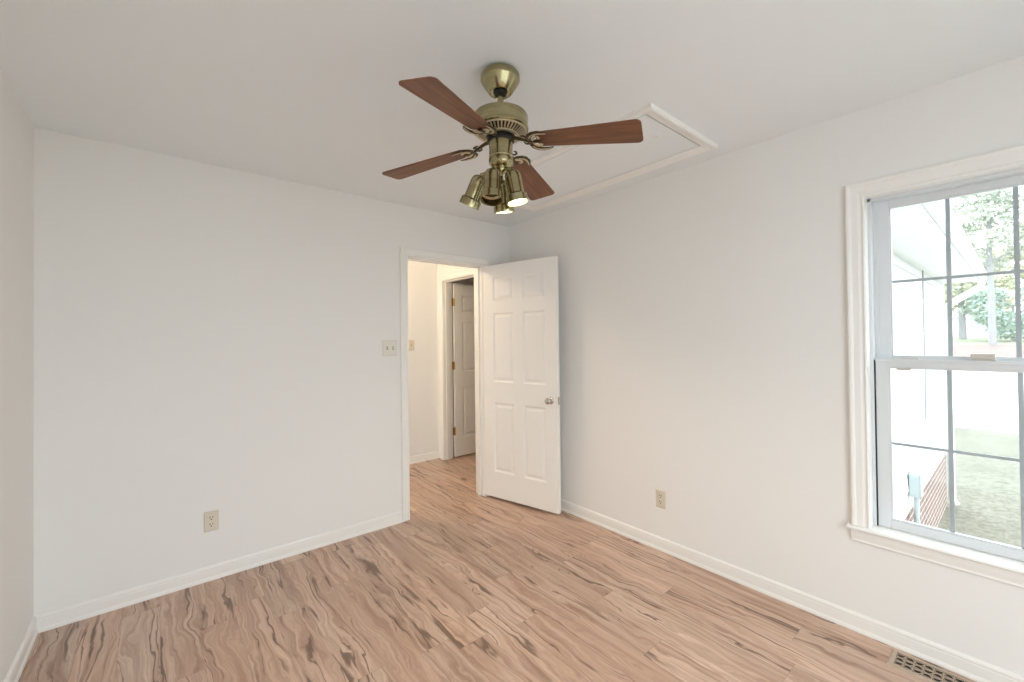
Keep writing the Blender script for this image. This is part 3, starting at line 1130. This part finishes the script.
obj('corner_post', bm, SOF, wing)
obj('soffit', bx(0, WL + 0.06, -0.365, 0.0, 2.14, 2.155), SOF, wing)
obj('fascia', bx(0, WL + 0.06, -0.379, -0.365, 2.125, 2.27), SOF, wing)
bm = new()
gp = [(-0.380, 2.17), (-0.400, 2.165), (-0.420, 2.18), (-0.435, 2.215), (-0.455, 2.26), (-0.448, 2.262), (-0.428, 2.217), (-0.415, 2.188), (-0.400, 2.175), (-0.388, 2.180), (-0.388, 2.26), (-0.380, 2.26)]
prism(bm, gp, 0.0, WL + 0.07, lambda a, b, c: (c, a, b))
obj('gutter', bm, GUT, wing)
bm = new()
v = [bm.verts.new(p) for p in ((0, -0.40, 2.285), (WL + 0.06, -0.40, 2.285), (WL + 0.06, 4.0, 4.2), (0, 4.0, 4.2), (0, -0.40, 2.27), (WL + 0.06, -0.40, 2.27), (WL + 0.06, 4.0, 4.18), (0, 4.0, 4.18))]
for q in ((0, 1, 2, 3), (4, 7, 6, 5), (0, 4, 5, 1), (1, 5, 6, 2), (2, 6, 7, 3), (3, 7, 4, 0)):
    bm.faces.new([v[i] for i in q])
obj('roof', bm, SHG, wing)
bm = new()
tube(bm, [(WL - 0.02, -0.41, 2.17), (WL - 0.02, -0.40, 2.06), (WL + 0.02, -0.12, 1.86), (WL + 0.02, -0.065, 1.80)], 0.045, 8)
tube(bm, [(WL + 0.02, -0.065, 1.82), (WL + 0.02, -0.065, -1.02), (WL + 0.02, -0.11, -1.10)], 0.045, 8)
obj('downspout', bm, GUT, wing, smooth=50)
# far side walls so the wing is a closed volume
obj('gable_wall', bx(WL - 0.15, WL - 0.01, 0.15, 4.0, GZ, 2.3), SID, wing)

METER = mat('box_grey', (0.46, 0.52, 0.54), 0.5, noise=(10, 0.05))
eb = thing('disconnect_box', 'small grey electrical box with conduit on the white siding outside', 'electrical box', (5.66, 0.728, -0.34))
obj('cabinet', bx(0.03, 0.20, -0.075, 0.0, 0.13, 0.36), METER, eb, bevel=0.006)
obj('cover', bx(0.035, 0.195, -0.085, -0.075, 0.14, 0.365), METER, eb, bevel=0.004)
obj('conduit', tube(new(), [(0.10, -0.045, 0.14), (0.10, -0.045, -0.10), (0.10, -0.06, -0.30), (0.02, -0.10, -0.55), (0.0, -0.12, -0.785)], 0.022, 10), METER, eb, smooth=50)

cb = obj('siding_seam_strip', tube(new(), [(6.80, 0.715, 2.13), (6.79, 0.715, 1.6), (6.81, 0.712, 1.0), (6.80, 0.715, 0.40)], 0.007, 8), mat('seam_grey', (0.30, 0.31, 0.32), 0.6, noise=(10, 0.05)))  # grey strip standing in for a siding seam and its lap shadows
tag(cb, 'thin grey cable running down the white siding outside', 'seam')


# ------------------------------------------------------------------ outside: ground
def grass_mat(name, a, b_, sc):
    m = bpy.data.materials.new(name)
    m.use_nodes = True
    nt = m.node_tree
    b = nt.nodes['Principled BSDF']
    b.inputs['Roughness'].default_value = 0.9
    tc = nt.nodes.new('ShaderNodeTexCoord')
    n = nt.nodes.new('ShaderNodeTexNoise')
    n.inputs['Scale'].default_value = sc
    n.inputs['Detail'].default_value = 8
    n.inputs['Roughness'].default_value = 0.75
    n2 = nt.nodes.new('ShaderNodeTexNoise')
    n2.inputs['Scale'].default_value = sc / 12
    ad = nt.nodes.new('ShaderNodeMath')
    ad.operation = 'MULTIPLY_ADD'
    ad.inputs[1].default_value = 0.15
    r = nt.nodes.new('ShaderNodeValToRGB')
    r.color_ramp.elements[0].position = 0.46
    r.color_ramp.elements[0].color = (*a, 1)
    r.color_ramp.elements[1].position = 0.68
    r.color_ramp.elements[1].color = (*b_, 1)
    nt.links.new(tc.outputs['Object'], n.inputs[0])
    nt.links.new(tc.outputs['Object'], n2.inputs[0])
    nt.links.new(n2.outputs[0], ad.inputs[0])
    nt.links.new(n.outputs[0], ad.inputs[2])
    nt.links.new(ad.outputs[0], r.inputs[0])
    nt.links.new(r.outputs[0], b.inputs['Base Color'])
    return m


LAWN = grass_mat('dry_lawn', (0.10, 0.104, 0.075), (0.25, 0.242, 0.195), 16)
CONC = mat('pale_concrete', (0.62, 0.61, 0.60), 0.8, noise=(2, 0.04))
MULCH = mat('red_mulch', (0.36, 0.205, 0.19), 0.95, noise=(4, 0.25))
HILL = grass_mat('far_grass', (0.20, 0.24, 0.16), (0.34, 0.34, 0.24), 3)


def strip(name, prof, m, label, cat, y0=-45, y1=45):
    bm = new()
    n = 20
    rows = []
    for i in range(n + 1):
        yy = y0 + (y1 - y0) * i / n
        rows.append([bm.verts.new((x, yy, z)) for x, z in prof])
    for a, b in zip(rows, rows[1:]):
        for i in range(len(prof) - 1):
            bm.faces.new((a[i], a[i + 1], b[i + 1], b[i]))
    return structure(name, bm, m, label, cat)


strip('ground_bounce_patio', [(-8, -0.12), (2.4, -0.12)], CONC, 'added pale patio behind the camera wall that bounces daylight inside', 'patio', -9, FR - 0.16)  # added unseen slab, bounces daylight up onto the ceiling
strip('ground', [(-25, GZ), (2, GZ), (9, GZ), (16.8, GZ)], LAWN, 'pale green and straw coloured lawn outside the window', 'lawn')
strip('ground_driveway', [(16.8, GZ), (22, GZ), (43, -0.12)], CONC, 'bright pale pavement beyond the lawn', 'driveway')
strip('ground_mulch', [(43, -0.12), (44.5, 0.25), (47, 0.62)], MULCH, 'reddish mulch bank below the far trees', 'mulch bed')
strip('ground_hill', [(47, 0.62), (60, 0.9), (120, 1.5)], HILL, 'pale grassy ground under the far trees', 'ground')


# ------------------------------------------------------------------ outside: trees, shrubs, neighbour's house
def leaf_mat(name, a, b_):
    m = bpy.data.materials.new(name)
    m.use_nodes = True
    nt = m.node_tree
    b = nt.nodes['Principled BSDF']
    b.inputs['Roughness'].default_value = 0.7
    tc = nt.nodes.new('ShaderNodeTexCoord')
    n = nt.nodes.new('ShaderNodeTexNoise')
    n.inputs['Scale'].default_value = 1.2
    n.inputs['Detail'].default_value = 5
    r = nt.nodes.new('ShaderNodeValToRGB')
    r.color_ramp.elements[0].position = 0.35
    r.color_ramp.elements[0].color = (*a, 1)
    r.color_ramp.elements[1].position = 0.65
    r.color_ramp.elements[1].color = (*b_, 1)
    nt.links.new(tc.outputs['Object'], n.inputs[0])
    nt.links.new(n.outputs[0], r.inputs[0])
    nt.links.new(r.outputs[0], b.inputs['Base Color'])
    return m


LEAF_G = leaf_mat('hazy_leaf_green', (0.38, 0.42, 0.36), (0.58, 0.60, 0.51))  # leaf colours paled and greyed, distance haze painted into them
LEAF_Y = leaf_mat('hazy_leaf_olive', (0.44, 0.45, 0.33), (0.64, 0.62, 0.48))
LEAF_D = leaf_mat('hazy_leaf_dark', (0.28, 0.37, 0.33), (0.44, 0.52, 0.44))
BARK = mat('bark_grey', (0.29, 0.295, 0.30), 0.9, noise=(4, 0.25))


def leaves(bm, rnd, c, r, n, size):
    for _ in range(n):
        d = Vector((rnd.gauss(0, 1), rnd.gauss(0, 1), rnd.gauss(0, 1))).normalized()
        p = Vector(c) + Vector((d.x * r[0], d.y * r[1], d.z * r[2])) * rnd.uniform(0.45, 1.0)
        u = Vector((rnd.gauss(0, 1), rnd.gauss(0, 1), rnd.gauss(0, 0.6))).normalized()
        v = u.cross(Vector((rnd.gauss(0, 1), rnd.gauss(0, 1), rnd.gauss(0, 1)))).normalized()
        s = size * rnd.uniform(0.6, 1.3)
        bm.faces.new([bm.verts.new(p + u * s), bm.verts.new(p + v * s * 0.5), bm.verts.new(p - u * s), bm.verts.new(p - v * s * 0.5)])


def tree(name, label, loc, height, trunk_r, clumps, leafm, seed, n=220, size=0.28, cat='tree', scale=1.0):
    rnd = random.Random(seed)
    t = thing(name, label, cat, loc)
    t.scale = (scale,) * 3
    bm = new()
    tube(bm, [(0, 0, -0.3), (0.05, 0.03, height * 0.3), (-0.05, 0.08, height * 0.65), (0.05, 0.0, height)], [trunk_r * 1.15, trunk_r, trunk_r * 0.8, trunk_r * 0.3], 12)
    for (x, y, z, r) in clumps:
        z0 = max(height * 0.25, min(z - r * 0.6, height * 0.95))
        tube(bm, [(0, 0, z0), (x * 0.5, y * 0.5, (z0 + z) / 2 + 0.1), (x, y, z)], [trunk_r * 0.35, trunk_r * 0.22, trunk_r * 0.1], 6)
    obj('trunk', bm, BARK, t, smooth=50)
    bm = new()
    for (x, y, z, r) in clumps:
        leaves(bm, rnd, (x, y, z), (r * 1.15, r * 1.15, r * 0.62), int(n * r), size)
    obj('foliage', bm, leafm, t)
    return t


rnd = random.Random(5)
pine = []
for k in range(15):
    z = 6.2 + k * 0.38
    a = k * 2.4
    rr = 2.5 - k * 0.09
    pine.append((rr * math.cos(a) * 0.8, rr * math.sin(a) * 0.8, z, 0.95 + 0.25 * rnd.random()))
tree('pine_tree', 'tall pine with a bare grey trunk beyond the pavement outside', (46.5, 1.30, 0.45), 11.5, 0.19, pine, LEAF_G, 11, n=260, size=0.17)
cl = []
for k in range(16):
    a = k * 2.39
    cl.append((1.7 * math.cos(a), 1.7 * math.sin(a), 2.6 + (k % 5) * 0.75, 1.0 + 0.3 * rnd.random()))
tree('deciduous_tree', 'low leafy olive green tree left of the bare pine trunk outside', (61, 3.65, 0.9), 4.6, 0.20, cl, LEAF_Y, 12, n=260, size=0.17, scale=1.3)
cl = []
for k in range(12):
    a = k * 2.39
    cl.append((1.3 * math.cos(a), 1.5 * math.sin(a), 0.8 + (k % 4) * 0.85, 0.9 + 0.2 * rnd.random()))
tree('evergreen_shrub', 'dark green bushy shrub right of the pine trunk outside', (54, 0.35, 0.8), 2.6, 0.15, cl, LEAF_D, 13, n=300, size=0.15, cat='shrub', scale=1.15)
cl = []
for k in range(14):
    a = k * 2.39
    cl.append((2.3 * math.cos(a), 2.3 * math.sin(a), 4.6 + (k % 5) * 1.1, 1.4))
tree('maple_tree', 'pale yellowish green tree standing behind the dark shrub outside', (70, -1.2, 0.95), 8.2, 0.28, cl, LEAF_Y, 14, n=220, size=0.2, scale=1.2)
cl = []
for k in range(12):
    a = k * 2.39
    cl.append((2.2 * math.cos(a), 2.2 * math.sin(a), 4.0 + (k % 4) * 1.1, 1.3))
tree('oak_tree', 'soft green tree farthest back between pine and gutter outside', (92, 5.4, 1.1), 7.5, 0.25, cl, LEAF_G, 15, n=200, size=0.2, scale=1.5)

nh = thing('neighbour_house', 'small white house behind the trees beyond the pavement', 'house', (76, 3.4, 1.0))
obj('house_wall', bx(0, 6, -2.6, 2.2, 0, 2.3), SID, nh)
bm = new()
v = [bm.verts.new(p) for p in ((-0.3, -2.9, 2.3), (6.3, -2.9, 2.3), (6.3, 2.5, 2.3), (-0.3, 2.5, 2.3), (-0.3, -0.2, 3.3), (6.3, -0.2, 3.3))]
for q in ((0, 3, 2, 1), (0, 1, 5, 4), (2, 3, 4, 5), (0, 4, 3), (1, 2, 5)):
    bm.faces.new([v[i] for i in q])
obj('house_roof', bm, mat('pale_roof', (0.5, 0.5, 0.5), 0.8, noise=(4, 0.05)), nh)
